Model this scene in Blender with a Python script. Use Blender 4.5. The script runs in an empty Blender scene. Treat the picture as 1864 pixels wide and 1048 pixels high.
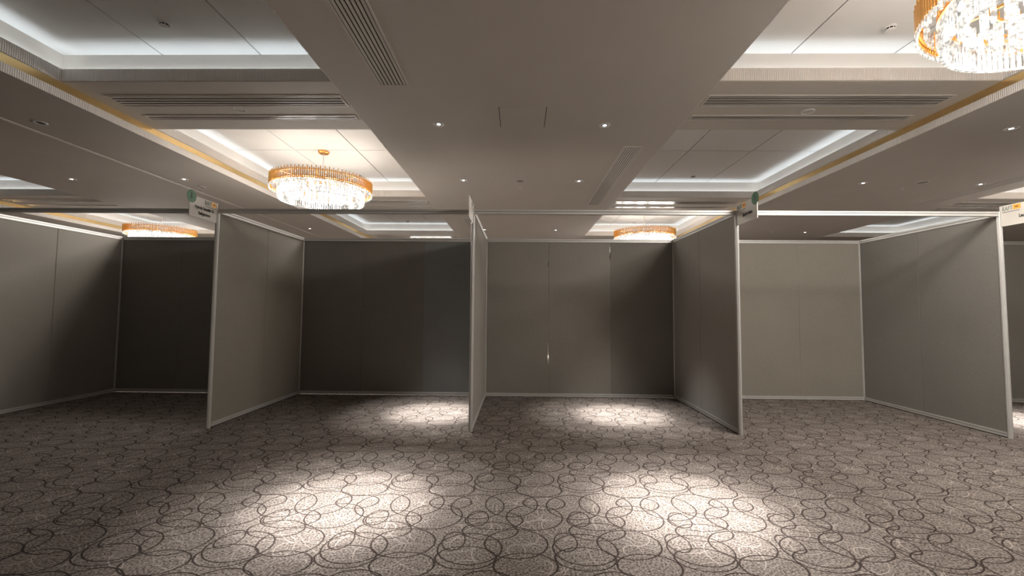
import bpy, bmesh, math, random
from mathutils import Vector, Matrix
random.seed(7)
S = bpy.context.scene
COL = S.collection
PI = math.pi

# ------------------------------------------------------------------ render look
S.view_settings.view_transform = 'Standard'
S.view_settings.look = 'None'
S.view_settings.exposure = 0.0
S.view_settings.gamma = 1.0
S.view_settings.use_curve_mapping = False
S.cycles.use_denoising = True
S.cycles.max_bounces = 7
S.cycles.diffuse_bounces = 4
S.cycles.glossy_bounces = 3
S.cycles.transparent_max_bounces = 14
S.cycles.sample_clamp_indirect = 6.0
S.cycles.use_light_tree = True
S.cycles.use_adaptive_sampling = True
S.cycles.adaptive_threshold = 0.02
W = bpy.data.worlds.new('room_dark'); S.world = W
W.use_nodes = True
W.node_tree.nodes['Background'].inputs[0].default_value = (0, 0, 0, 1)

# ------------------------------------------------------------------ materials
def lin(c):
    c = c / 255.0
    return c / 12.92 if c <= 0.04045 else ((c + 0.055) / 1.055) ** 2.4

def mat(name, col, rough=0.6, metal=0.0, noise=None, bump=None, spec=0.5):
    """plain principled with optional colour mottling (scale, amount) and noise bump (scale, strength)"""
    m = bpy.data.materials.new(name); m.use_nodes = True
    nt = m.node_tree; b = nt.nodes['Principled BSDF']
    b.inputs['Base Color'].default_value = (*col, 1)
    b.inputs['Roughness'].default_value = rough
    b.inputs['Metallic'].default_value = metal
    b.inputs['Specular IOR Level'].default_value = spec
    tc = nt.nodes.new('ShaderNodeTexCoord')
    if noise:
        n = nt.nodes.new('ShaderNodeTexNoise'); n.inputs['Scale'].default_value = noise[0]
        n.inputs['Detail'].default_value = 3
        nt.links.new(tc.outputs['Object'], n.inputs['Vector'])
        r = nt.nodes.new('ShaderNodeMapRange')
        r.inputs['From Min'].default_value = 0.3; r.inputs['From Max'].default_value = 0.7
        r.inputs['To Min'].default_value = 1 - noise[1]; r.inputs['To Max'].default_value = 1 + noise[1]
        nt.links.new(n.outputs['Fac'], r.inputs['Value'])
        v = nt.nodes.new('ShaderNodeVectorMath'); v.operation = 'SCALE'
        v.inputs[0].default_value = col
        nt.links.new(r.outputs['Result'], v.inputs['Scale'])
        nt.links.new(v.outputs['Vector'], b.inputs['Base Color'])
    if bump:
        n = nt.nodes.new('ShaderNodeTexNoise'); n.inputs['Scale'].default_value = bump[0]
        nt.links.new(tc.outputs['Object'], n.inputs['Vector'])
        bp = nt.nodes.new('ShaderNodeBump'); bp.inputs['Strength'].default_value = bump[1]
        bp.inputs['Distance'].default_value = 0.004
        nt.links.new(n.outputs['Fac'], bp.inputs['Height'])
        nt.links.new(bp.outputs['Normal'], b.inputs['Normal'])
    return m

def emat(name, col, strength, sampled=True):
    m = bpy.data.materials.new(name); m.use_nodes = True
    b = m.node_tree.nodes['Principled BSDF']
    b.inputs['Base Color'].default_value = (0.8, 0.8, 0.8, 1)
    b.inputs['Emission Color'].default_value = (*col, 1)
    b.inputs['Emission Strength'].default_value = strength
    if not sampled: m.cycles.emission_sampling = 'NONE'
    return m

def crystal_mat(name, strength, clear):
    """cut glass lit from the bulbs inside: part clear, part glowing, different from rod to rod"""
    m = bpy.data.materials.new(name); m.use_nodes = True
    nt = m.node_tree; nt.nodes.clear()
    out = nt.nodes.new('ShaderNodeOutputMaterial')
    tc = nt.nodes.new('ShaderNodeTexCoord')
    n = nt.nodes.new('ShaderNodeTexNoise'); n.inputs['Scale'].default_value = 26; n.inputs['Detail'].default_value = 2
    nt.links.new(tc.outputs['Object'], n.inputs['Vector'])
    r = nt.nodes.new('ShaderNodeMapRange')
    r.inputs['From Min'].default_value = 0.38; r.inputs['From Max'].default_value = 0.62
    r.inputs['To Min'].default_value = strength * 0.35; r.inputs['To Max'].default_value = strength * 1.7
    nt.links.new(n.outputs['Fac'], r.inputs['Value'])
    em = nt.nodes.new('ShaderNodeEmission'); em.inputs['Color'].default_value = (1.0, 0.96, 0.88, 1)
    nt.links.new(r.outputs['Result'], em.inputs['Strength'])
    gl = nt.nodes.new('ShaderNodeBsdfGlossy'); gl.inputs['Roughness'].default_value = 0.08
    tr = nt.nodes.new('ShaderNodeBsdfTransparent')
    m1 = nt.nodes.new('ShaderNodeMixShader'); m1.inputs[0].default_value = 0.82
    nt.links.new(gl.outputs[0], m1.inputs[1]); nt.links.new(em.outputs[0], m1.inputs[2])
    m2 = nt.nodes.new('ShaderNodeMixShader'); m2.inputs[0].default_value = clear
    nt.links.new(m1.outputs[0], m2.inputs[1]); nt.links.new(tr.outputs[0], m2.inputs[2])
    nt.links.new(m2.outputs[0], out.inputs['Surface'])
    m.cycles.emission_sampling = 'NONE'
    return m

PAINT = mat('warm_white_paint', (0.63, 0.58, 0.525), 0.7, noise=(1.5, 0.02))
TILE = mat('white_ceiling_board', (0.76, 0.745, 0.72), 0.75, noise=(2.0, 0.015))
WALLP = mat('beige_wall', (0.50, 0.46, 0.41), 0.8, noise=(2, 0.04))
GOLDTRIM = mat('gold_trim', (0.80, 0.58, 0.28), 0.28, 1.0, noise=(6, 0.05))
GOLD = mat('brushed_gold', (0.85, 0.47, 0.15), 0.30, 0.9, noise=(15, 0.06))
ALU = mat('pale_aluminium', (0.60, 0.585, 0.56), 0.42, 0.25, noise=(8, 0.02))
ALUDARK = mat('aluminium_groove', (0.20, 0.195, 0.19), 0.6, 0.2, noise=(8, 0.02))
SLAT = mat('slot_blade', (0.44, 0.41, 0.38), 0.19, 0.0, noise=(5, 0.03), spec=0.9)
SLOTDARK = mat('slot_dark', (0.012, 0.011, 0.010), 0.9, noise=(5, 0.05))
VENTFRAME = mat('vent_frame', (0.66, 0.62, 0.57), 0.5, noise=(5, 0.02))
WHITEPL = mat('white_plastic', (0.78, 0.77, 0.75), 0.45, noise=(12, 0.02))
GREYPL = mat('grey_grille', (0.30, 0.285, 0.265), 0.6, noise=(90, 0.2))
BOARD = mat('sign_board', (0.66, 0.62, 0.56), 0.5, noise=(6, 0.02))
GREEN = mat('sign_green', (0.07, 0.19, 0.10), 0.45, noise=(10, 0.04))
NUMDARK = mat('sign_number', (0.018, 0.06, 0.028), 0.5, noise=(10, 0.04))
INK = mat('sign_ink', (0.05, 0.045, 0.04), 0.6, noise=(10, 0.04))
LOGO = mat('sign_logo_grey', (0.25, 0.27, 0.22), 0.6, noise=(10, 0.04))
ORANGE = mat('sign_orange', (0.85, 0.42, 0.07), 0.5, noise=(10, 0.04))
BROWN = mat('sign_brown', (0.30, 0.11, 0.02), 0.5, noise=(10, 0.04))
LAMP = emat('lamp_glow', (1.0, 0.97, 0.92), 7, sampled=False)
BULB = emat('bulb_glow', (1.0, 0.95, 0.85), 20, sampled=False)
LAMPOFF = mat('lamp_off', (0.02, 0.018, 0.016), 0.4, noise=(10, 0.1))
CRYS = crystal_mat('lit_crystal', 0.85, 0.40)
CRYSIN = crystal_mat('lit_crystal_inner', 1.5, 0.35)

def fabric(name, col):
    m = bpy.data.materials.new(name); m.use_nodes = True
    nt = m.node_tree; b = nt.nodes['Principled BSDF']
    b.inputs['Roughness'].default_value = 0.95; b.inputs['Specular IOR Level'].default_value = 0.1
    b.inputs['Sheen Weight'].default_value = 0.55; b.inputs['Sheen Roughness'].default_value = 0.45
    tc = nt.nodes.new('ShaderNodeTexCoord')
    n = nt.nodes.new('ShaderNodeTexNoise'); n.inputs['Scale'].default_value = 160; n.inputs['Detail'].default_value = 3
    n2 = nt.nodes.new('ShaderNodeTexNoise'); n2.inputs['Scale'].default_value = 1.3; n2.inputs['Detail'].default_value = 4
    nt.links.new(tc.outputs['Object'], n.inputs['Vector']); nt.links.new(tc.outputs['Object'], n2.inputs['Vector'])
    r = nt.nodes.new('ShaderNodeMapRange'); r.inputs['From Min'].default_value = .3; r.inputs['From Max'].default_value = .7
    r.inputs['To Min'].default_value = .86; r.inputs['To Max'].default_value = 1.14
    r2 = nt.nodes.new('ShaderNodeMapRange'); r2.inputs['From Min'].default_value = .3; r2.inputs['From Max'].default_value = .7
    r2.inputs['To Min'].default_value = .95; r2.inputs['To Max'].default_value = 1.05
    nt.links.new(n.outputs['Fac'], r.inputs['Value']); nt.links.new(n2.outputs['Fac'], r2.inputs['Value'])
    mu = nt.nodes.new('ShaderNodeMath'); mu.operation = 'MULTIPLY'
    nt.links.new(r.outputs[0], mu.inputs[0]); nt.links.new(r2.outputs[0], mu.inputs[1])
    v = nt.nodes.new('ShaderNodeVectorMath'); v.operation = 'SCALE'; v.inputs[0].default_value = col
    nt.links.new(mu.outputs[0], v.inputs['Scale']); nt.links.new(v.outputs[0], b.inputs['Base Color'])
    bp = nt.nodes.new('ShaderNodeBump'); bp.inputs['Strength'].default_value = 0.25; bp.inputs['Distance'].default_value = 0.002
    nt.links.new(n.outputs['Fac'], bp.inputs['Height']); nt.links.new(bp.outputs['Normal'], b.inputs['Normal'])
    return m

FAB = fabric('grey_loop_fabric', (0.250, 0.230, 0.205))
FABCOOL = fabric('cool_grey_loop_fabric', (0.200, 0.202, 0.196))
FABSHADE = fabric('shaded_grey_loop_fabric', (0.195, 0.181, 0.160))  # grey fabric darkened: dim partitions' shade held in the colour; also one darker panel
FABLIT = fabric('lit_grey_loop_fabric', (0.262, 0.236, 0.200))  # same grey fabric made paler, carrying the light on the brighter partitions

def ribbed():
    """painted fascia with fine upright ribs about 2 cm apart"""
    m = bpy.data.materials.new('ribbed_fascia'); m.use_nodes = True
    nt = m.node_tree; b = nt.nodes['Principled BSDF']
    b.inputs['Roughness'].default_value = 0.6
    tc = nt.nodes.new('ShaderNodeTexCoord'); sx = nt.nodes.new('ShaderNodeSeparateXYZ')
    nt.links.new(tc.outputs['Object'], sx.inputs[0])
    ad = nt.nodes.new('ShaderNodeMath'); ad.operation = 'ADD'
    nt.links.new(sx.outputs[0], ad.inputs[0]); nt.links.new(sx.outputs[1], ad.inputs[1])
    mu = nt.nodes.new('ShaderNodeMath'); mu.operation = 'MULTIPLY'; mu.inputs[1].default_value = 2 * PI / 0.021
    nt.links.new(ad.outputs[0], mu.inputs[0])
    si = nt.nodes.new('ShaderNodeMath'); si.operation = 'SINE'; nt.links.new(mu.outputs[0], si.inputs[0])
    bp = nt.nodes.new('ShaderNodeBump'); bp.inputs['Strength'].default_value = 0.5; bp.inputs['Distance'].default_value = 0.003
    nt.links.new(si.outputs[0], bp.inputs['Height']); nt.links.new(bp.outputs['Normal'], b.inputs['Normal'])
    r = nt.nodes.new('ShaderNodeMapRange'); r.inputs['From Min'].default_value = -1
    r.inputs['To Min'].default_value = 0.85; r.inputs['To Max'].default_value = 1.06
    nt.links.new(si.outputs[0], r.inputs['Value'])
    v = nt.nodes.new('ShaderNodeVectorMath'); v.operation = 'SCALE'; v.inputs[0].default_value = (0.74, 0.69, 0.645)
    nt.links.new(r.outputs[0], v.inputs['Scale']); nt.links.new(v.outputs[0], b.inputs['Base Color'])
    return m
RIB = ribbed()

def carpet():
    """taupe carpet: fleck plus a repeat of overlapping dark rings and pale thin rings"""
    m = bpy.data.materials.new('ring_pattern_carpet'); m.use_nodes = True
    nt = m.node_tree; L = nt.links; b = nt.nodes['Principled BSDF']
    b.inputs['Roughness'].default_value = 0.95; b.inputs['Specular IOR Level'].default_value = 0.08
    def N(t, op=None, **kw):
        n = nt.nodes.new(t)
        if op: n.operation = op
        return n
    def M(op, a, c=None, d=None):
        n = N('ShaderNodeMath', op)
        for i, q in enumerate((a, c, d)):
            if q is None: continue
            if isinstance(q, (int, float)): n.inputs[i].default_value = q
            else: L.new(q, n.inputs[i])
        return n.outputs[0]
    tc = N('ShaderNodeTexCoord')
    # gentle wobble so the lines look woven
    nz = N('ShaderNodeTexNoise'); nz.inputs['Scale'].default_value = 14; L.new(tc.outputs['Object'], nz.inputs['Vector'])
    wob = N('ShaderNodeVectorMath', 'SCALE'); wob.inputs['Scale'].default_value = 0.007
    L.new(nz.outputs['Color'], wob.inputs[0])
    pos = N('ShaderNodeVectorMath', 'ADD'); L.new(tc.outputs['Object'], pos.inputs[0]); L.new(wob.outputs[0], pos.inputs[1])
    A = (0.655, 0.010); B = (0.113, 0.960)
    det = A[0] * B[1] - A[1] * B[0]
    du = N('ShaderNodeVectorMath', 'DOT_PRODUCT'); L.new(pos.outputs[0], du.inputs[0]); du.inputs[1].default_value = (B[1] / det, -B[0] / det, 0)
    dv = N('ShaderNodeVectorMath', 'DOT_PRODUCT'); L.new(pos.outputs[0], dv.inputs[0]); dv.inputs[1].default_value = (-A[1] / det, A[0] / det, 0)
    cb = N('ShaderNodeCombineXYZ'); L.new(du.outputs['Value'], cb.inputs[0]); L.new(dv.outputs['Value'], cb.inputs[1])
    uv = cb.outputs[0]
    def ring(cx, cy, a, c, rot=0.0):
        u0 = (B[1] * cx - B[0] * cy) / det; v0 = (-A[1] * cx + A[0] * cy) / det
        s = N('ShaderNodeVectorMath', 'SUBTRACT'); L.new(uv, s.inputs[0]); s.inputs[1].default_value = (u0, v0, 0)
        w = N('ShaderNodeVectorMath', 'WRAP'); L.new(s.outputs[0], w.inputs[0])
        w.inputs[1].default_value = (0.5, 0.5, 0.5); w.inputs[2].default_value = (-0.5, -0.5, -0.5)
        ca, sa = math.cos(rot), math.sin(rot)
        ex = N('ShaderNodeVectorMath', 'DOT_PRODUCT'); L.new(w.outputs[0], ex.inputs[0])
        ex.inputs[1].default_value = ((A[0] * ca + A[1] * sa) / a, (B[0] * ca + B[1] * sa) / a, 0)
        ey = N('ShaderNodeVectorMath', 'DOT_PRODUCT'); L.new(w.outputs[0], ey.inputs[0])
        ey.inputs[1].default_value = ((-A[0] * sa + A[1] * ca) / c, (-B[0] * sa + B[1] * ca) / c, 0)
        q = M('MULTIPLY', ex.outputs['Value'], ex.outputs['Value'])
        q = M('MULTIPLY_ADD', ey.outputs['Value'], ey.outputs['Value'], q)
        q = M('SQRT', q); q = M('SUBTRACT', q, 1.0); q = M('ABSOLUTE', q)
        return M('MULTIPLY', q, (a + c) / 2)
    dark = [(-.268, 2.508, .182, .160, 0), (-.004, 2.566, .182, .156, 0), (.112, 2.888, .182, .169, 0), (-.273, 3.033, .181, .182, 0),
            (-.041, 3.072, .181, .186, 0), (-.280, 2.414, .165, .110, 0), (-.165, 2.703, .170, .106, 0), (-.149, 2.838, .184, .122, 0),
            (.048, 2.347, .170, .119, 0), (.188, 3.093, .146, .105, 0), (-.253, 2.860, .067, .100, 0), (-.370, 2.580, .067, .099, 0)]
    light = [(-0.10, 2.47, .15, .17, 0), (0.16, 2.70, .16, .15, 0), (-0.33, 2.77, .17, .16, 0), (0.02, 2.98, .16, .17, 0), (-0.13, 3.20, .17, .15, 0),
             (0.22, 3.01, .15, .16, 0), (-0.36, 2.95, .16, .18, 0), (-0.02, 2.73, .12, .20, .6), (0.10, 2.42, .09, .18, .9), (-0.24, 2.63, .10, .19, -.7),
             (0.15, 3.20, .08, .20, -.8), (-0.20, 2.98, .21, .09, .5)]
    def union(rs):
        o = None
        for q in rs:
            d = ring(*q)
            o = d if o is None else M('MINIMUM', o, d)
        return o
    def line(d, w0, w1):
        r = N('ShaderNodeMapRange'); r.interpolation_type = 'SMOOTHSTEP'
        r.inputs['From Min'].default_value = w0; r.inputs['From Max'].default_value = w1
        r.inputs['To Min'].default_value = 1; r.inputs['To Max'].default_value = 0
        L.new(d, r.inputs['Value']); return r.outputs['Result']
    dk = line(union(dark), 0.0030, 0.0066)
    lt = line(union(light), 0.0015, 0.0046)
    # pale rings are broken: masked by a soft noise
    nb = N('ShaderNodeTexNoise'); nb.inputs['Scale'].default_value = 5; L.new(tc.outputs['Object'], nb.inputs['Vector'])
    br = N('ShaderNodeMapRange'); br.inputs['From Min'].default_value = .40; br.inputs['From Max'].default_value = .60
    br.inputs['To Min'].default_value = 0.1; br.inputs['To Max'].default_value = 0.75
    L.new(nb.outputs['Fac'], br.inputs['Value'])
    lt = M('MULTIPLY', lt, br.outputs['Result'])
    # fleck
    nf = N('ShaderNodeTexNoise'); nf.inputs['Scale'].default_value = 85; nf.inputs['Detail'].default_value = 2.5
    L.new(tc.outputs['Object'], nf.inputs['Vector'])
    cr = N('ShaderNodeValToRGB'); L.new(nf.outputs['Fac'], cr.inputs['Fac'])
    e = cr.color_ramp.elements
    e[0].position = .36; e[0].color = (0.066, 0.053, 0.046, 1)
    e[1].position = .64; e[1].color = (0.300, 0.258, 0.232, 1)
    x1 = N('ShaderNodeMix'); x1.data_type = 'RGBA'
    L.new(lt, x1.inputs[0]); L.new(cr.outputs['Color'], x1.inputs[6]); x1.inputs[7].default_value = (0.41, 0.36, 0.325, 1)
    x2 = N('ShaderNodeMix'); x2.data_type = 'RGBA'
    dk2 = M('MULTIPLY', dk, 0.9)
    L.new(dk2, x2.inputs[0]); L.new(x1.outputs[2], x2.inputs[6]); x2.inputs[7].default_value = (0.030, 0.021, 0.018, 1)
    L.new(x2.outputs[2], b.inputs['Base Color'])
    bp = N('ShaderNodeBump'); bp.inputs['Strength'].default_value = 0.35; bp.inputs['Distance'].default_value = 0.004
    L.new(nf.outputs['Fac'], bp.inputs['Height']); L.new(bp.outputs['Normal'], b.inputs['Normal'])
    return m
CARPET = carpet()

# ------------------------------------------------------------------ mesh helpers
class MB:
    def __init__(self): self.bm = bmesh.new(); self.mi = 0
    def face(self, vs):
        f = self.bm.faces.new([self.bm.verts.new(v) for v in vs]); f.material_index = self.mi; return f
    def box(self, x0, x1, y0, y1, z0, z1):
        v = [self.bm.verts.new(p) for p in ((x0, y0, z0), (x1, y0, z0), (x1, y1, z0), (x0, y1, z0), (x0, y0, z1), (x1, y0, z1), (x1, y1, z1), (x0, y1, z1))]
        for q in ((0, 3, 2, 1), (4, 5, 6, 7), (0, 1, 5, 4), (1, 2, 6, 5), (2, 3, 7, 6), (3, 0, 4, 7)):
            f = self.bm.faces.new([v[i] for i in q]); f.material_index = self.mi
        return self
    def prism(self, pts, z0, z1):
        """closed outline in XY extruded in Z"""
        a = [self.bm.verts.new((x, y, z0)) for x, y in pts]; c = [self.bm.verts.new((x, y, z1)) for x, y in pts]
        n = len(pts)
        self.bm.faces.new(a[::-1]).material_index = self.mi; self.bm.faces.new(c).material_index = self.mi
        for i in range(n):
            f = self.bm.faces.new((a[i], a[(i + 1) % n], c[(i + 1) % n], c[i])); f.material_index = self.mi
        return self
    def lathe(self, prof, cx=0, cy=0, n=32, closed=False):
        """profile of (r, z) turned about the vertical through cx, cy"""
        rings = []
        for r, z in prof:
            if r < 1e-6: rings.append([self.bm.verts.new((cx, cy, z))])
            else: rings.append([self.bm.verts.new((cx + r * math.cos(2 * PI * i / n), cy + r * math.sin(2 * PI * i / n), z)) for i in range(n)])
        pairs = list(zip(rings, rings[1:]))
        if closed: pairs.append((rings[-1], rings[0]))
        for a, c in pairs:
            for i in range(n):
                j = (i + 1) % n
                if len(a) == 1 and len(c) == 1: continue
                if len(a) == 1: vs = (a[0], c[j], c[i])
                elif len(c) == 1: vs = (a[i], a[j], c[0])
                else: vs = (a[i], a[j], c[j], c[i])
                f = self.bm.faces.new(vs); f.material_index = self.mi; f.smooth = True
        return self
    def rod(self, x, y, r, z0, z1, n=6, tip=0.0):
        """upright faceted rod, with an optional pointed lower end"""
        pts = [(x + r * math.cos(2 * PI * i / n), y + r * math.sin(2 * PI * i / n)) for i in range(n)]
        if tip:
            top = [self.bm.verts.new((*p, z1)) for p in pts]; bot = [self.bm.verts.new((*p, z0 + tip)) for p in pts]
            ap = self.bm.verts.new((x, y, z0))
            self.bm.faces.new(top).material_index = self.mi
            for i in range(n):
                j = (i + 1) % n
                self.bm.faces.new((bot[i], bot[j], top[j], top[i])).material_index = self.mi
                self.bm.faces.new((ap, bot[j], bot[i])).material_index = self.mi
        else: self.prism(pts, z0, z1)
        return self
    def bar(self, p, q, w, h):
        """level square bar from p to q (same z), w wide and h tall"""
        p, q = Vector(p), Vector(q); d = (q - p).normalized(); s = Vector((-d.y, d.x, 0)) * w / 2; u = Vector((0, 0, h / 2))
        v = [self.bm.verts.new(k) for k in (p - s - u, p + s - u, p + s + u, p - s + u, q - s - u, q + s - u, q + s + u, q - s + u)]
        for i in ((0, 1, 2, 3), (7, 6, 5, 4), (0, 4, 5, 1), (1, 5, 6, 2), (2, 6, 7, 3), (3, 7, 4, 0)):
            self.bm.faces.new([v[k] for k in i]).material_index = self.mi
        return self
    def build(self, name, m, parent=None, M=None):
        bmesh.ops.recalc_face_normals(self.bm, faces=self.bm.faces[:])
        for e in self.bm.edges:
            if len(e.link_faces) == 2 and e.calc_face_angle(0) > .6: e.smooth = False
        me = bpy.data.meshes.new(name); self.bm.to_mesh(me); self.bm.free()
        for k in (m if isinstance(m, (list, tuple)) else [m]): me.materials.append(k)
        o = bpy.data.objects.new(name, me); COL.objects.link(o)
        if parent: o.parent = parent
        if M is not None: o.matrix_local = M
        return o

def tag(o, label, cat, group=None, kind=None):
    o['label'] = label; o['category'] = cat
    if group: o['group'] = group
    if kind: o['kind'] = kind
    return o
def empty(name, loc, label, cat, group=None, kind='thing'):
    o = bpy.data.objects.new(name, None); COL.objects.link(o); o.location = loc; o.empty_display_size = .1
    return tag(o, label, cat, group, kind)
def struct(mb, name, m, label=None, cat=None):
    o = mb.build(name, m); o['kind'] = 'structure'
    if label: o['label'] = label; o['category'] = cat
    return o
def copy_tree(o, parent=None):
    c = o.copy(); COL.objects.link(c); c.parent = parent
    for ch in list(o.children): copy_tree(ch, c)
    return c

# ------------------------------------------------------------------ measures (metres; the camera stands over the origin)
EYE = 1.346
YF, YB = 4.8507, 6.8282                         # fronts and backs of the booths
PX = [-6.4727, -3.4967, -0.5344, 2.4530, 5.3773]  # side partitions
TOP = 2.5
SOF, CRO, LIP, TILEZ = 3.80, 4.00, 4.15, 4.40   # undersides: soffit, cross beam, top of cove lip, coffer board
SOFFITS = [(-17.2, -13.00), (-9.67, -5.43), (-2.037, 2.097), (5.47, 9.66), (13.03, 17.2)]
COFFERS = [(SOFFITS[i][1], SOFFITS[i + 1][0]) for i in range(4)]
CROSS = [(-0.22 + 5.05 * k, 1.10 + 5.05 * k) for k in range(-1, 6)]
Y0, Y1 = -4.0, 24.0
XW = 17.2

# ------------------------------------------------------------------ room shell
struct(MB().box(-XW, XW, Y0, Y1, -0.1, 0.0), 'floor', CARPET, 'taupe carpet with overlapping dark and pale rings', 'carpet')
struct(MB().box(-XW, XW, Y1, Y1 + .15, 0, 4.6), 'wall_far', WALLP, 'beige end wall beyond the booths', 'wall')
struct(MB().box(-XW, XW, Y0 - .15, Y0, 0, 4.6), 'wall_back', WALLP, 'beige wall behind the camera', 'wall')
struct(MB().box(-XW - .15, -XW, Y0, Y1, 0, 4.6), 'wall_left', WALLP, 'beige side wall on the left', 'wall')
struct(MB().box(XW, XW + .15, Y0, Y1, 0, 4.6), 'wall_right', WALLP, 'beige side wall on the right', 'wall')

c = MB()
c.box(-XW, XW, Y0, Y1, 4.46, 4.6)                                       # slab over everything
for a, b_ in SOFFITS:
    c.box(a, b_, Y0, Y1, SOF, SOF + .03)                                # soffit board
    for s, x in ((1, a), (-1, b_)):
        if abs(x) > 17: continue
        c.box(min(x, x + s * .03), max(x, x + s * .03), Y0, Y1, SOF + .03, CRO + .02)    # side of the soffit
        c.box(min(x + s * .03, x + s * .14), max(x + s * .03, x + s * .14), Y0, Y1, 4.055, 4.07)   # cove ledge
        c.box(min(x + s * .12, x + s * .14), max(x + s * .12, x + s * .14), Y0, Y1, 4.07, 4.46)    # cove back
for xa, xb in COFFERS:
    for ya, yb in CROSS:
        c.box(xa, xb, ya + .03, yb - .03, CRO, CRO + .03)
        for s, y in ((1, ya), (-1, yb)):
            c.box(xa, xb, min(y, y + s * .03), max(y, y + s * .03), CRO, CRO + .012)
            c.box(xa, xb, min(y + s * .03, y + s * .14), max(y + s * .03, y + s * .14), 4.055, 4.07)
            c.box(xa - .12, xb + .12, min(y + s * .12, y + s * .14), max(y + s * .12, y + s * .14), 4.07, 4.46)
c.mi = 1
for xa, xb in COFFERS:
    mid = (xa + xb) / 2
    xs = [xa - .13, mid - .598, mid + .598, xb + .13]
    for k in range(len(CROSS) - 1):
        ya, yb = CROSS[k][1], CROSS[k + 1][0]; ym = (ya + yb) / 2
        ys = [ya - .13, ym, yb + .13]
        g = .008
        for i in range(3):
            for j in range(2):
                c.box(xs[i] + (g if i else 0), xs[i + 1] - (g if i < 2 else 0), ys[j] + (g if j else 0), ys[j + 1] - (g if j < 1 else 0), TILEZ, TILEZ + .015)
struct(c, 'ceiling', [PAINT, TILE], 'coffered off white ceiling with dropped soffits and cross beams', 'ceiling')

# ribbed fascias and gold strips running along the soffit sides, ribbed lips round the coffers
tn = 0
for a, b_ in SOFFITS:
    for s, x in ((1, a), (-1, b_)):
        if abs(x) > 17: continue
        tn += 1
        e = MB()
        e.box(min(x - s * .012, x + s * .001), max(x - s * .012, x + s * .001), Y0, Y1, SOF, 3.902)
        for k in range(len(CROSS) - 1):
            e.box(min(x - s * .012, x + s * .02), max(x - s * .012, x + s * .02), CROSS[k][1], CROSS[k + 1][0], 4.006, LIP)
        struct(e, 'trim_%d' % tn, RIB, 'ribbed off white fascia along a soffit edge', 'trim')
        tn += 1
        struct(MB().box(min(x - s * .004, x + s * .001), max(x - s * .004, x + s * .001), Y0, Y1, 3.902, 3.996), 'trim_%d' % tn, GOLDTRIM,
               'gold strip let into a soffit side', 'trim')
for xa, xb in COFFERS:
    tn += 1; e = MB()
    for ya, yb in CROSS:
        for s, y in ((1, ya), (-1, yb)):
            e.box(xa + .012, xb - .012, min(y - s * .010, y + s * .02), max(y - s * .010, y + s * .02), CRO + .004, LIP)
    struct(e, 'trim_%d' % tn, RIB, 'ribbed off white fascia on the cross beams', 'trim')
# folding wall track in the left soffit
tn += 1
struct(MB().box(-6.81, -6.795, Y0, Y1, SOF - .006, SOF).box(-6.765, -6.75, Y0, Y1, SOF - .006, SOF).box(-6.795, -6.765, Y0, Y1, SOF - .002, SOF),
       'trim_%d' % tn, VENTFRAME, 'pale folding wall track in the left soffit', 'trim')

# LED strips lying in the coves (the room's own lamps)
def led(x, y, lx, ly, tilt_axis, tilt, power):
    l = bpy.data.lights.new('cove_led', 'AREA'); l.shape = 'RECTANGLE'; l.size = lx; l.size_y = ly
    l.energy = power; l.color = (0.80, 0.91, 1.0)
    o = bpy.data.objects.new('cove_led', l); COL.objects.link(o)
    o.location = (x, y, 4.085)
    R = Matrix.Rotation(PI, 4, 'X')
    o.matrix_world = Matrix.Translation((x, y, 4.085)) @ Matrix.Rotation(tilt, 4, tilt_axis) @ R
    return o
LEDW = 1.6            # watts per metre
for ci, (xa, xb) in enumerate(COFFERS):
    left = (xa + xb) / 2 < 0
    for k in range(len(CROSS) - 1):
        ya, yb = CROSS[k][1], CROSS[k + 1][0]
        if ya < 0 or ya > 20: continue
        if left: led(xa - .07, (ya + yb) / 2, .05, yb - ya, 'Y', -0.30, LEDW * (yb - ya))
        else: led(xb + .07, (ya + yb) / 2, .05, yb - ya, 'Y', 0.30, LEDW * (yb - ya))
        led((xa + xb) / 2, yb + .07, xb - xa, .05, 'X', -0.30, LEDW * (xb - xa))
        led((xa + xb) / 2, ya - .07, xb - xa, .05, 'X', 0.30, LEDW * (xb - xa))

# ------------------------------------------------------------------ exhibition booths
def post_outline(x, y, r=0.0225):
    pts = []
    for i in range(8):
        a = 2 * PI * i / 8
        for da, rr in ((-.30, r), (-.10, r * .93), (-.07, r * .80), (.07, r * .80), (.10, r * .93), (.30, r)):
            pts.append((x + rr * math.cos(a + da + PI / 8), y + rr * math.sin(a + da + PI / 8)))
    return pts

def rail(axis, fixed, a, b_, z0, z1, name, parent):
    """grooved aluminium rail along X or Y"""
    m = MB(); h = z1 - z0
    for t, q0, q1 in ((.020, 0, .50), (.013, .50, .62), (.020, .62, 1.0)):
        m.mi = 1 if t < .015 else 0
        if axis == 'x': m.box(a, b_, fixed - t, fixed + t, z0 + q0 * h, z0 + q1 * h)
        else: m.box(fixed - t, fixed + t, a, b_, z0 + q0 * h, z0 + q1 * h)
    return m.build(name, [ALU, ALUDARK], parent)

def panel(axis, fixed, a, b_, z0, z1, parent, m, notches=()):
    """fabric covered infill panel with eased upright edges; notches are open slits on its far edge"""
    t, ch = .011, .005
    mb = MB()
    cuts = sorted(set([z0, z1] + [z for n in notches for z in n]))
    for q0, q1 in zip(cuts, cuts[1:]):
        e = b_ - (.015 if any(n[0] <= q0 + 1e-6 and n[1] >= q1 - 1e-6 for n in notches) else 0)
        pts = [(a, -t + ch), (a + ch, -t), (e - ch, -t), (e, -t + ch), (e, t - ch), (e - ch, t), (a + ch, t), (a, t - ch)]
        pts = [(p, fixed + q) if axis == 'x' else (fixed + q, p) for p, q in pts]
        mb.prism(pts, q0, q1)
    return mb.build('fabric_panel', m, parent)

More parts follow.
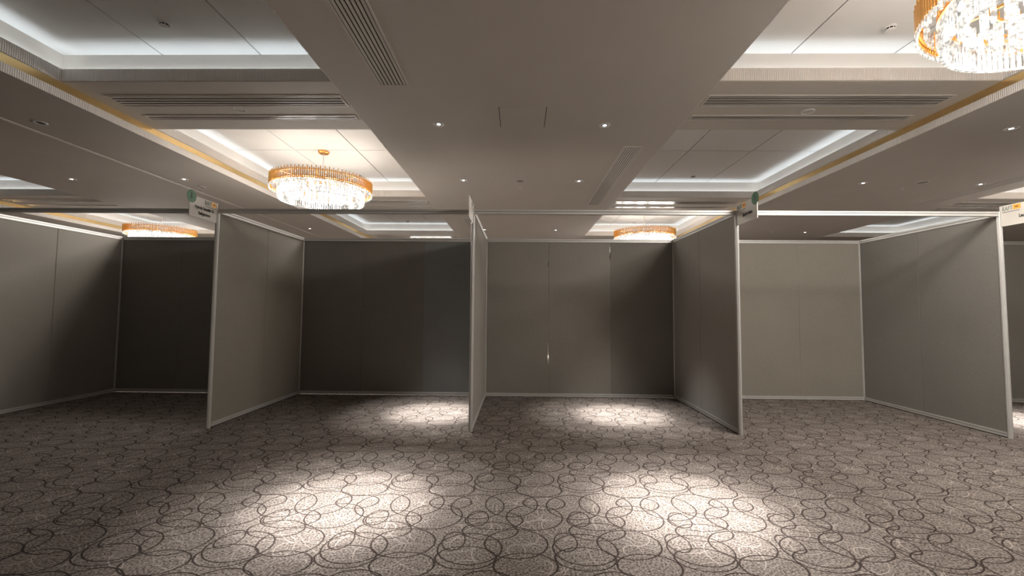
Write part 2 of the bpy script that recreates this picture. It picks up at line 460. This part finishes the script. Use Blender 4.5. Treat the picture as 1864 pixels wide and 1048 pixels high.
def side_partition(i, label, m=None):
    x = PX[i]
    r = empty('partition_screen', (x, YF, 0), label, 'partition', 'side partitions of the booths')
    I = Matrix.Translation((-x, -YF, 0))
    def fix(o): o.matrix_local = I
    for y in (YF, YB): fix(MB().prism(post_outline(x, y), 0, TOP).build('post', ALU, r))
    fix(rail('y', x, YF + .022, YB - .022, TOP - .052, TOP - .002, 'top_rail', r))
    fix(rail('y', x, YF + .022, YB - .022, .012, .058, 'base_rail', r))
    n = 2; L = YB - YF - .044
    for k in range(n):
        fix(panel('y', x, YF + .022 + L * k / n, YF + .022 + L * (k + 1) / n, .058, TOP - .052, r, m or FAB))
    return r

def back_partition(xa, xb, label, mats, slit=None):
    r = empty('partition_screen', ((xa + xb) / 2, YB, 0), label, 'partition', 'back partitions of the booths')
    I = Matrix.Translation((-(xa + xb) / 2, -YB, 0))
    a, b_ = xa + .0235, xb - .0235
    rail('x', YB, a, b_, TOP - .052, TOP - .002, 'top_rail', r).matrix_local = I
    rail('x', YB, a, b_, .012, .058, 'base_rail', r).matrix_local = I
    n = len(mats); L = b_ - a
    for k, m in enumerate(mats):
        panel('x', YB, a + L * k / n, a + L * (k + 1) / n, .058, TOP - .052, r, m, (slit or {}).get(k, ())).matrix_local = I
    return r

SIDES = ['long grey partition at the far left, running to the edge of the picture',
         'grey partition beside the darkest booth, with a green badged sign at its top left',
         'thin partition seen almost edge on between the two middle booths',
         'dark grey partition with a green badged sign standing to the right of its post',
         'grey partition right of the palest booth, its post below the large sign']
for i, s in enumerate(SIDES): side_partition(i, s, FABSHADE if i == 4 else FABLIT if i in (1, 2) else FAB)
BACKS = ['near black back partition of the booth below the far golden chandelier',
         'dark cool grey back partition behind the floor spotlight left of the edge-on partition',
         'brown grey back partition with two thin bright slits between its panels',
         'palest back partition, of the booth with no spotlight on its carpet',
         'sliver of back partition showing past the last post on the right']
MATS = [[FABSHADE, FABSHADE, FABSHADE], [FABSHADE, FABSHADE, FABCOOL], [FAB, FAB, FABSHADE], [FABLIT, FABLIT, FABLIT], [FAB, FAB, FAB]]
XS = PX + [8.35]
for i in range(5):
    sl = {0: ((.52, .66), (.67, .84), (2.02, 2.14), (2.26, 2.29)), 1: ((2.18, 2.38),)} if i == 2 else None
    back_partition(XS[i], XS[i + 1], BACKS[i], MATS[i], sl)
FR = ['dull front rail over the dark leftmost booth', 'dull front rail over the booth left of the edge-on partition',
      'pale front rail over the booth with the bright slits', 'bright front rail over the palest booth']
for i in range(4):
    xa, xb = PX[i] + .0235, PX[i + 1] - .0235
    o = rail('x', YF, xa, xb, TOP - .052, TOP - .002, 'front_rail', None)
    tag(o, FR[i], 'rail', 'front rails between the booth posts', 'thing')

# ------------------------------------------------------------------ booth signs
DG = None
def text_mesh(s, size, depth=.001, bold=.0, align='CENTER', squeeze=1.0):
    cu = bpy.data.curves.new('lettering', 'FONT'); cu.body = s; cu.size = size; cu.extrude = depth; cu.offset = bold
    cu.align_x = align; cu.align_y = 'CENTER'; cu.resolution_u = 3
    t = bpy.data.objects.new('lettering', cu); COL.objects.link(t)
    dg = bpy.context.evaluated_depsgraph_get()
    me = bpy.data.meshes.new_from_object(t.evaluated_get(dg))
    bpy.data.objects.remove(t); bpy.data.curves.remove(cu)
    for v in me.vertices: v.co.x *= squeeze
    return me

def text(parent, name, s, size, u, v, m, M, bold=0.0, align='CENTER', squeeze=1.0, out=.006):
    me = text_mesh(s, size, .0008, bold, align, squeeze); me.materials.clear(); me.materials.append(m)
    o = bpy.data.objects.new(name, me); COL.objects.link(o); o.parent = parent
    o.matrix_local = M @ Matrix.Translation((u, v, out))
    return o

SL, SH = .405, .228      # sign length and height
def sign(x, face, label, lines, tag_on=True, long=SL, disc=True):
    """board standing out from the post towards the aisle; face=+1 readable from the right, -1 from the left.
    u runs the way the text reads, v upwards, origin at the board's middle"""
    yc = YF - .028 - long / 2; zc = 2.327 + SH / 2
    r = empty('booth_sign', (x, yc, zc), label, 'sign', 'name signs on the booth posts')
    if face > 0: M = Matrix(((0, 0, 1, 0), (1, 0, 0, 0), (0, 1, 0, 0), (0, 0, 0, 1)))
    else: M = Matrix(((0, 0, -1, 0), (-1, 0, 0, 0), (0, 1, 0, 0), (0, 0, 0, 1)))
    hx, hy = long / 2, SH / 2
    MB().box(-hx, hx, -hy, hy, -.004, .004).build('board', BOARD, r, M)
    MB().box(hx - .0 if face > 0 else -hx - .014, hx + .014 if face > 0 else -hx, -hy, hy, -.008, .008).build('clip_strip', ALU, r, M)
    if disc:
        du = -hx + .022 if face > 0 else hx - .030
        dm = Matrix.Translation((0, 0, 0))
        d = MB().lathe([(0, .0045), (.066, .0045), (.068, .006), (.066, .0075), (0, .0075)], du, hy - .016, 40).build('badge', GREEN, r, M)
        d['label'] = 'round green number badge'
        n = text(d, 'number', '1', .085, du, hy - .016, NUMDARK, Matrix.Identity(4), .002, out=.008)
    if face > 0:
        lu, tu, d0, d1 = hx - .135, hx - .045, hx - .175, hx - .012
    else:
        lu, tu, d0, d1 = -hx + .060, -hx + .150, -hx + .012, -hx + .175
    text(r, 'logo_lettering', 'RAFT', .070, lu, hy - .040, LOGO, M, .0008, squeeze=.62)
    if tag_on:
        t = MB().box(tu - .036, tu + .036, hy - .062, hy - .008, .004, .006).build('colour_tag', ORANGE, r, M)
        t['label'] = 'orange tag with a brown mark'
        MB().box(tu - .016, tu + .016, hy - .042, hy - .026, .006, .0068).build('tag_mark', BROWN, t)
    MB().box(d0, d1, hy - .079, hy - .074, .004, .0052).build('divider_line', INK, r, M)
    v = hy - .113 if len(lines) > 1 else hy - .140
    uo = 0.015 if face > 0 else 0.02
    for s in lines:
        text(r, 'name_lettering', s, .048, uo, v, INK, M, .0014, squeeze=.70); v -= .060
    return r
sign(PX[1], 1, 'white booth sign with green badge at its left and two lines of black lettering', ['Hybrids Scientific Tk', 'Refrigerators'])
sign(PX[2], 1, 'booth sign seen almost edge on above the middle post', [], tag_on=False, disc=False)
sign(PX[3], -1, 'white booth sign with green badge at its right and one line of black lettering', ['Sports Halden'])
sign(PX[4], -1, 'white booth sign with bright orange tag, cut off by the right edge of the picture', ['Leucthe B'], long=.43)

# ------------------------------------------------------------------ chandeliers
def ring_pts(n, r, ph=0.0):
    return [(r * math.cos(2 * PI * (i + ph) / n), r * math.sin(2 * PI * (i + ph) / n)) for i in range(n)]
def make_chandelier(x, y, label):
    r = empty('chandelier', (x, y, TILEZ), label, 'chandelier', 'round crystal chandeliers in the coffers')
    Z = -TILEZ
    z = lambda q: q + Z
    MB().lathe([(0, z(4.355)), (.085, z(4.355)), (.10, z(4.37)), (.10, z(4.40)), (0, z(4.40))], n=32).build('canopy', GOLD, r)
    MB().lathe([(.009, z(3.80)), (.009, z(4.36))], n=10).build('suspension_rod', ALU, r)
    R1, R2 = .905, .765
    # outer ring of gold half round rods, every second one taller
    m = MB()
    for i, (a, b_) in enumerate(ring_pts(160, R1)):
        m.rod(a, b_, .0092, z(3.610 if i % 2 else 3.600), z(3.80 if i % 2 else 3.835), 6)
    m.build('gold_rod_ring', GOLD, r)
    for zz, rr in ((3.655, R1 - .022), (3.775, R1 - .022)):
        MB().lathe([(rr - .010, z(zz - .008)), (rr + .006, z(zz - .008)), (rr + .006, z(zz + .008)), (rr - .010, z(zz + .008))], n=72, closed=True).build('hoop', GOLD, r)
    m = MB(); n = 440            # a necklace of pointed crystals hanging edge to edge under the rods
    rows = []
    for i in range(n):
        an = 2 * PI * i / n; k = i % 4
        bul = (.004, .012, .012, .004)[k]; low = (.030, 0, .004, .030)[k]
        rows.append([m.bm.verts.new((rr * math.cos(an), rr * math.sin(an), z(q))) for rr, q in
                     ((R1 - bul, 3.612), (R1 + bul, 3.612), (R1 + bul, 3.580 + low * .6), (R1, 3.566 + low), (R1 - bul, 3.580 + low * .6))])
    for i in range(n):
        a, b_ = rows[i], rows[(i + 1) % n]
        for k in range(5): m.bm.faces.new((a[k], b_[k], b_[(k + 1) % 5], a[(k + 1) % 5]))
    m.build('outer_crystals', CRYS, r)
    m = MB()
    for a, b_ in ring_pts(64, R1 - .055): m.rod(a, b_, .011, z(3.60), z(3.76), 5)
    m.build('lining_crystals', CRYS, r)
    # spokes carry the inner tier
    m = MB()
    for k in range(4):
        an = PI / 4 * k + .3; u = Vector((math.cos(an), math.sin(an), 0)) * (R1 - .03)
        m.bar((-u.x, -u.y, z(3.775) + .02 * 0), (u.x, u.y, z(3.775)), .018, .018)
    m.build('spokes', GOLD, r)
    for zz, rr in ((3.665, R2 + .012), (3.70, .52), (3.70, .28)):
        m = MB().lathe([(rr - .008, z(zz - .012)), (rr + .008, z(zz - .012)), (rr + .008, z(zz + .012)), (rr - .008, z(zz + .012))], n=64, closed=True)
        for a, b_ in ring_pts(int(rr * 110), rr): m.rod(a, b_, .006, z(zz + .01), z(zz + .07), 5)
        m.build('spiked_ring', GOLD, r)
    # inner drum of crystal bars, lower than the outer ring
    m = MB()
    for a, b_ in ring_pts(120, R2): m.rod(a, b_, .0125, z(3.425 + random.uniform(0, .006)), z(3.66), 6)
    m.build('drum_crystals', CRYS, r)
    MB().lathe([(R2 - .012, z(3.412)), (R2 + .012, z(3.412)), (R2 + .012, z(3.424)), (R2 - .012, z(3.424))], n=72, closed=True).build('rim', CRYS, r)
    m = MB()
    for rr, n, z0 in ((.64, 50, 3.50), (.53, 44, 3.47), (.41, 34, 3.49), (.29, 26, 3.46), (.17, 16, 3.48), (.06, 6, 3.46)):
        for a, b_ in ring_pts(n, rr):
            if random.random() < .12: continue
            q = random.uniform(-.02, .02)
            m.rod(a + random.uniform(-.012, .012), b_ + random.uniform(-.012, .012), random.uniform(.014, .022), z(z0 + q), z(3.68 + q), 6, tip=.02)
    m.build('cluster_crystals', CRYSIN, r)
    for a, b_ in ring_pts(12, .70, .25):
        MB().lathe([(0, z(3.60)), (.016, z(3.606)), (.022, z(3.625)), (.016, z(3.65)), (.008, z(3.672)), (0, z(3.674))], a, b_, 12).build('bulb', BULB, r)
    return r

CH = [(-3.81, 8.09, 'large golden crystal chandelier in the left coffer just above the front rails', 1.0),
      (3.92, 2.86, 'nearest chandelier, cut off by the top right corner of the picture', 1.0),
      (3.82, 13.10, 'small looking golden chandelier above the back partition of the booth with bright slits', 1.0),
      (-11.20, 13.10, 'golden chandelier glowing above the darkest booth on the left', 1.0),
      (-3.80, 18.10, 'farthest chandelier, its top just showing over the back rail left of the edge-on partition', 1.0),
      (11.30, 8.05, 'chandelier outside the picture on the right, lighting the far right coffer', 1.0)]
CHW, CHC = 62.0, (1.0, 0.945, 0.875)
def shade_up(l):
    """upward output cut so the board above stays unclipped: full light sideways and down"""
    l.use_nodes = True; nt = l.node_tree; em = nt.nodes['Emission']
    tc = nt.nodes.new('ShaderNodeTexCoord'); sx = nt.nodes.new('ShaderNodeSeparateXYZ'); r = nt.nodes.new('ShaderNodeMapRange')
    nt.links.new(tc.outputs['Normal'], sx.inputs[0]); nt.links.new(sx.outputs[2], r.inputs['Value'])
    r.inputs['From Min'].default_value = .15; r.inputs['From Max'].default_value = .75
    r.inputs['To Min'].default_value = 1.0; r.inputs['To Max'].default_value = .12
    nt.links.new(r.outputs['Result'], em.inputs['Strength'])
proto = None
for x, y, lab, k in CH:
    if proto is None: proto = make_chandelier(x, y, lab)
    else:
        o = copy_tree(proto); o.location = (x, y, TILEZ); o['label'] = lab
    for a, b_ in ring_pts(12, .70, .25):
        l = bpy.data.lights.new('chandelier_bulb_light', 'POINT'); l.energy = CHW; l.color = CHC; l.shadow_soft_size = .15
        shade_up(l)
        o = bpy.data.objects.new('chandelier_bulb_light', l); COL.objects.link(o); o.location = (x + a, y + b_, 3.53)

# ------------------------------------------------------------------ recessed lamps and ceiling fittings
def downlight(x, y, label, lit=True, aim=None, power=2300):
    r = empty('downlight', (x, y, SOF), label, 'downlight', 'recessed lamps in the soffits')
    MB().lathe([(.048, -.002), (.052, -.007), (.068, -.006), (.075, 0)], n=36).build('trim_ring', WHITEPL, r)
    MB().lathe([(.0, -.0015), (.050, -.0025)], n=36).build('baffle', LAMPOFF if not lit else GREYPL, r)
    MB().lathe([(0, -.007), (.015, -.0065), (.023, -.005), (.026, -.003), (0, -.0028)], n=28).build('lens', LAMP if lit else LAMPOFF, r)
    if lit:
        l = bpy.data.lights.new('downlight_beam', 'SPOT'); l.energy = power; l.color = (1.0, .98, .95)
        l.spot_size = math.radians(23); l.spot_blend = 1.0; l.shadow_soft_size = .03
        o = bpy.data.objects.new('downlight_beam', l); COL.objects.link(o); o.location = (x, y, SOF - .05)
        t = Vector(aim if aim else (x, y, 0))
        o.rotation_euler = (t - o.location).to_track_quat('-Z', 'Y').to_euler()
        l2 = bpy.data.lights.new('downlight_spill', 'SPOT'); l2.energy = power * .28; l2.color = l.color
        l2.spot_size = math.radians(42); l2.spot_blend = 1.0; l2.shadow_soft_size = .03
        o2 = bpy.data.objects.new('downlight_spill', l2); COL.objects.link(o2); o2.location = o.location; o2.rotation_euler = o.rotation_euler
    return r
downlight(-1.06, 3.05, 'lit lamp in the middle soffit over the near left pool of light', aim=(-1.20, 3.03, 0))
downlight(1.10, 3.05, 'lit lamp in the middle soffit over the near right pool of light', aim=(1.16, 3.08, 0))
downlight(-1.08, 5.52, 'bright lamp left of the hatch in the middle soffit', aim=(-1.10, 5.70, 0))
downlight(1.11, 5.55, 'bright lamp right of the hatch in the middle soffit', aim=(1.34, 5.72, 0))
downlight(-1.07, 7.95, 'small lit lamp left of the round speaker in the middle soffit')
downlight(1.11, 7.98, 'small lit lamp right of the round speaker in the middle soffit')
downlight(-1.07, 12.88, 'tiny far lamp in the middle soffit beside the top of the edge-on partition')
downlight(1.09, 12.88, 'tiny far lamp in the middle soffit seen over the partition with bright slits')
downlight(-6.40, 5.48, 'unlit dark lamp hole in the left soffit', lit=False)
downlight(-8.60, 7.95, 'lit lamp in the left soffit nearest the left edge of the picture', power=900)
downlight(-6.40, 7.93, 'lit lamp in the left soffit next to the folding wall track', power=900)
downlight(-6.40, 12.85, 'tiny far lamp in the left soffit seen inside the second booth', power=900)
downlight(6.47, 5.64, 'lit lamp in the right soffit nearest the right edge of the picture')
downlight(6.45, 8.05, 'lit lamp in the right soffit just right of the gold strip')
downlight(8.67, 8.10, 'lit lamp in the right soffit close to the dark slot')
downlight(8.66, 13.05, 'tiny far lamp in the right soffit seen inside the palest booth')

def round_speaker(x, y, z, label, rad=.09):
    r = empty('ceiling_speaker', (x, y, z), label, 'speaker', 'round flush ceiling speakers')
    MB().lathe([(rad * .80, -.004), (rad * .86, -.010), (rad, -.008), (rad * 1.05, 0)], n=40).build('rim', WHITEPL if z > 3.9 else VENTFRAME, r)
    MB().lathe([(0, -.006), (rad * .82, -.004)], n=40).build('grille', GREYPL if z < 3.9 else VENTFRAME, r)
round_speaker(0.0, 7.98, SOF, 'round grey speaker between the two small lamps of the middle soffit')
round_speaker(7.5, 8.0, SOF, 'faint round speaker in the right soffit between two lamps', .10)
round_speaker(-6.45, 8.45, SOF, 'faint round speaker in the left soffit above the first booth sign', .07)
MIDX = [(a + b_) / 2 for a, b_ in COFFERS]
round_speaker(MIDX[1] + .0, 5.50, CRO, 'round fitting between the slots of the near left cross beam', .078)
round_speaker(MIDX[2], 5.58, CRO, 'round fitting between the slots of the near right cross beam', .078)
round_speaker(MIDX[0] + .3, 10.5, CRO, 'round fitting on the cross beam at the far left edge', .078)
round_speaker(MIDX[3], 10.6, CRO, 'round fitting on the cross beam above the large right sign', .078)

def sprinkler(x, y, label):
    r = empty('ceiling_sprinkler', (x, y, SOF), label, 'sprinkler', 'sprinkler heads in the soffits')
    MB().lathe([(0, -.006), (.03, -.005), (.034, 0)], n=20).build('plate', WHITEPL, r)
    MB().lathe([(0, -.036), (.018, -.035), (.018, -.032), (.006, -.030), (.006, -.005)], n=14).build('nozzle', ALU, r)
sprinkler(0.0, 8.42, 'small sprinkler head just behind the round grey speaker')
sprinkler(7.47, 8.38, 'small sprinkler head in the right soffit')
sprinkler(7.62, 13.0, 'tiny far sprinkler head seen inside the palest booth')

def detector(x, y, label):
    r = empty('smoke_detector', (x, y, TILEZ), label, 'smoke detector', 'smoke detectors on the coffer boards')
    MB().lathe([(0, -.016), (.052, -.016), (.056, -.012), (.056, 0)], n=32).build('base', WHITEPL, r)
    MB().lathe([(.042, -.016), (.040, -.034)], n=32).build('dark_slot', SLOTDARK, r)
    m = MB()
    for a, b_ in ring_pts(8, .043): m.rod(a, b_, .005, -.036, -.015, 4)
    m.build('ribs', WHITEPL, r)
    MB().lathe([(0, -.052), (.022, -.051), (.044, -.043), (.048, -.034), (0, -.034)], n=32).build('cap', WHITEPL, r)
detector(-3.83, 4.38, 'smoke detector on the dim board of the near left coffer')
detector(3.93, 4.48, 'smoke detector beside the nearest chandelier')
detector(-3.64, 9.55, 'smoke detector peeping over the ring of the large golden chandelier')
detector(3.88, 9.54, 'smoke detector in the right coffer without a chandelier')
detector(-3.85, 14.55, 'smoke detector in the far left coffer seen inside the second booth')
detector(3.9, 14.55, 'smoke detector behind the small looking chandelier')

def slot_vent(x0, x1, y0, y1, z, n, label, axis, group, frame=.018):
    """linear slot diffuser: frame, dark slots, n blades between"""
    xc, yc = (x0 + x1) / 2, (y0 + y1) / 2
    r = empty('air_vent', (xc, yc, z), label, 'air vent', group)
    a0, a1, b0, b1 = x0 - xc, x1 - xc, y0 - yc, y1 - yc
    f = frame
    m = MB(); m.box(a0, a1, b0, b0 + f, -.008, 0).box(a0, a1, b1 - f, b1, -.008, 0).box(a0, a0 + f, b0 + f, b1 - f, -.008, 0).box(a1 - f, a1, b0 + f, b1 - f, -.008, 0)
    m.build('frame', VENTFRAME, r)
    MB().box(a0 + f, a1 - f, b0 + f, b1 - f, -.0012, -.0004).build('backing', SLOTDARK, r)
    for k in range(n):
        if axis == 'x':      # blades run along x
            w = (b1 - b0 - 2 * f); p = b0 + f + w * (k + .5) / n; h = w / n * .31
            MB().box(a0 + f, a1 - f, p - h, p + h, -.006, -.0015).build('blade', SLAT, r)
        else:
            w = (a1 - a0 - 2 * f); p = a0 + f + w * (k + .5) / n; h = w / n * .36
            MB().box(p - h, p + h, b0 + f, b1 - f, -.006, -.0015).build('blade', VENTFRAME, r)
    return r
GX, GS = 'long slot vents in the cross beams', 'slot vents in the soffits'
for (ci, k, la, lb) in ((1, 2, 'wide slot vent on the near left cross beam', 'narrow slot vent on the near left cross beam'),
                        (2, 2, 'wide slot vent on the near right cross beam', 'narrow slot vent on the near right cross beam'),
                        (0, 3, 'wide slot vent on the cross beam at the far left edge', 'narrow slot vent on the cross beam at the far left edge'),
                        (1, 3, 'wide slot vent on the cross beam behind the large golden chandelier', 'narrow slot vent on the cross beam behind the large golden chandelier'),
                        (2, 3, 'wide slot vent reflecting the small looking chandelier', 'narrow slot vent reflecting the small looking chandelier'),
                        (3, 3, 'wide slot vent on the cross beam above the large right sign', 'narrow slot vent on the cross beam above the large right sign'),
                        (1, 4, 'wide slot vent reflecting the farthest chandelier', 'narrow slot vent reflecting the farthest chandelier')):
    y = CROSS[k][0]; xc = MIDX[ci]
    slot_vent(xc - 1.48, xc + 1.49, y + .31, y + .60, CRO, 4, la, 'x', GX, .018)
    slot_vent(xc - 1.47, xc + 1.47, y + .85, y + 1.00, CRO, 2, lb, 'x', GX, .018)
slot_vent(-1.545, -1.225, 1.02, 4.545, SOF, 7, 'striped slot vent at the top of the picture in the middle soffit', 'y', GS)
slot_vent(1.535, 1.825, 6.27, 9.80, SOF, 7, 'striped slot vent on the right side of the middle soffit', 'y', GS)
slot_vent(-1.53, -1.24, 11.30, 14.8, SOF, 7, 'far slot vent half hidden by the edge-on partition', 'y', GS)
slot_vent(8.90, 9.17, 6.27, 9.78, SOF, 7, 'dark slot vent near the edge of the right soffit', 'y', GS)

# access hatch in the middle soffit
h = empty('ceiling_access_hatch', (0.025, 5.32, SOF), 'square access hatch with thin dark edges in the middle soffit', 'hatch')
MB().box(-.285, .285, -.27, .27, -.003, 0).build('door', PAINT, h)
MB().box(-.293, -.285, -.278, .278, -.0025, 0).box(.285, .293, -.278, .278, -.0025, 0).build('edge_gap', SLOTDARK, h)

# ------------------------------------------------------------------ camera
cam = bpy.data.cameras.new('camera'); co = bpy.data.objects.new('camera', cam); COL.objects.link(co)
cam.sensor_fit = 'HORIZONTAL'; cam.sensor_width = 36.0; cam.lens = 780.0 / 1864 * 36.0
cam.clip_start = .05; cam.clip_end = 100
right = Vector((0.99982619, 0.01677817, 0.00812882)); up = Vector((-0.0072212, -0.05346468, 0.99854363)); fwd = Vector((-0.01718834, 0.99842878, 0.05333423))
M = Matrix(((right.x, up.x, -fwd.x, 0), (right.y, up.y, -fwd.y, 0), (right.z, up.z, -fwd.z, EYE), (0, 0, 0, 1)))
co.matrix_world = M
S.camera = co
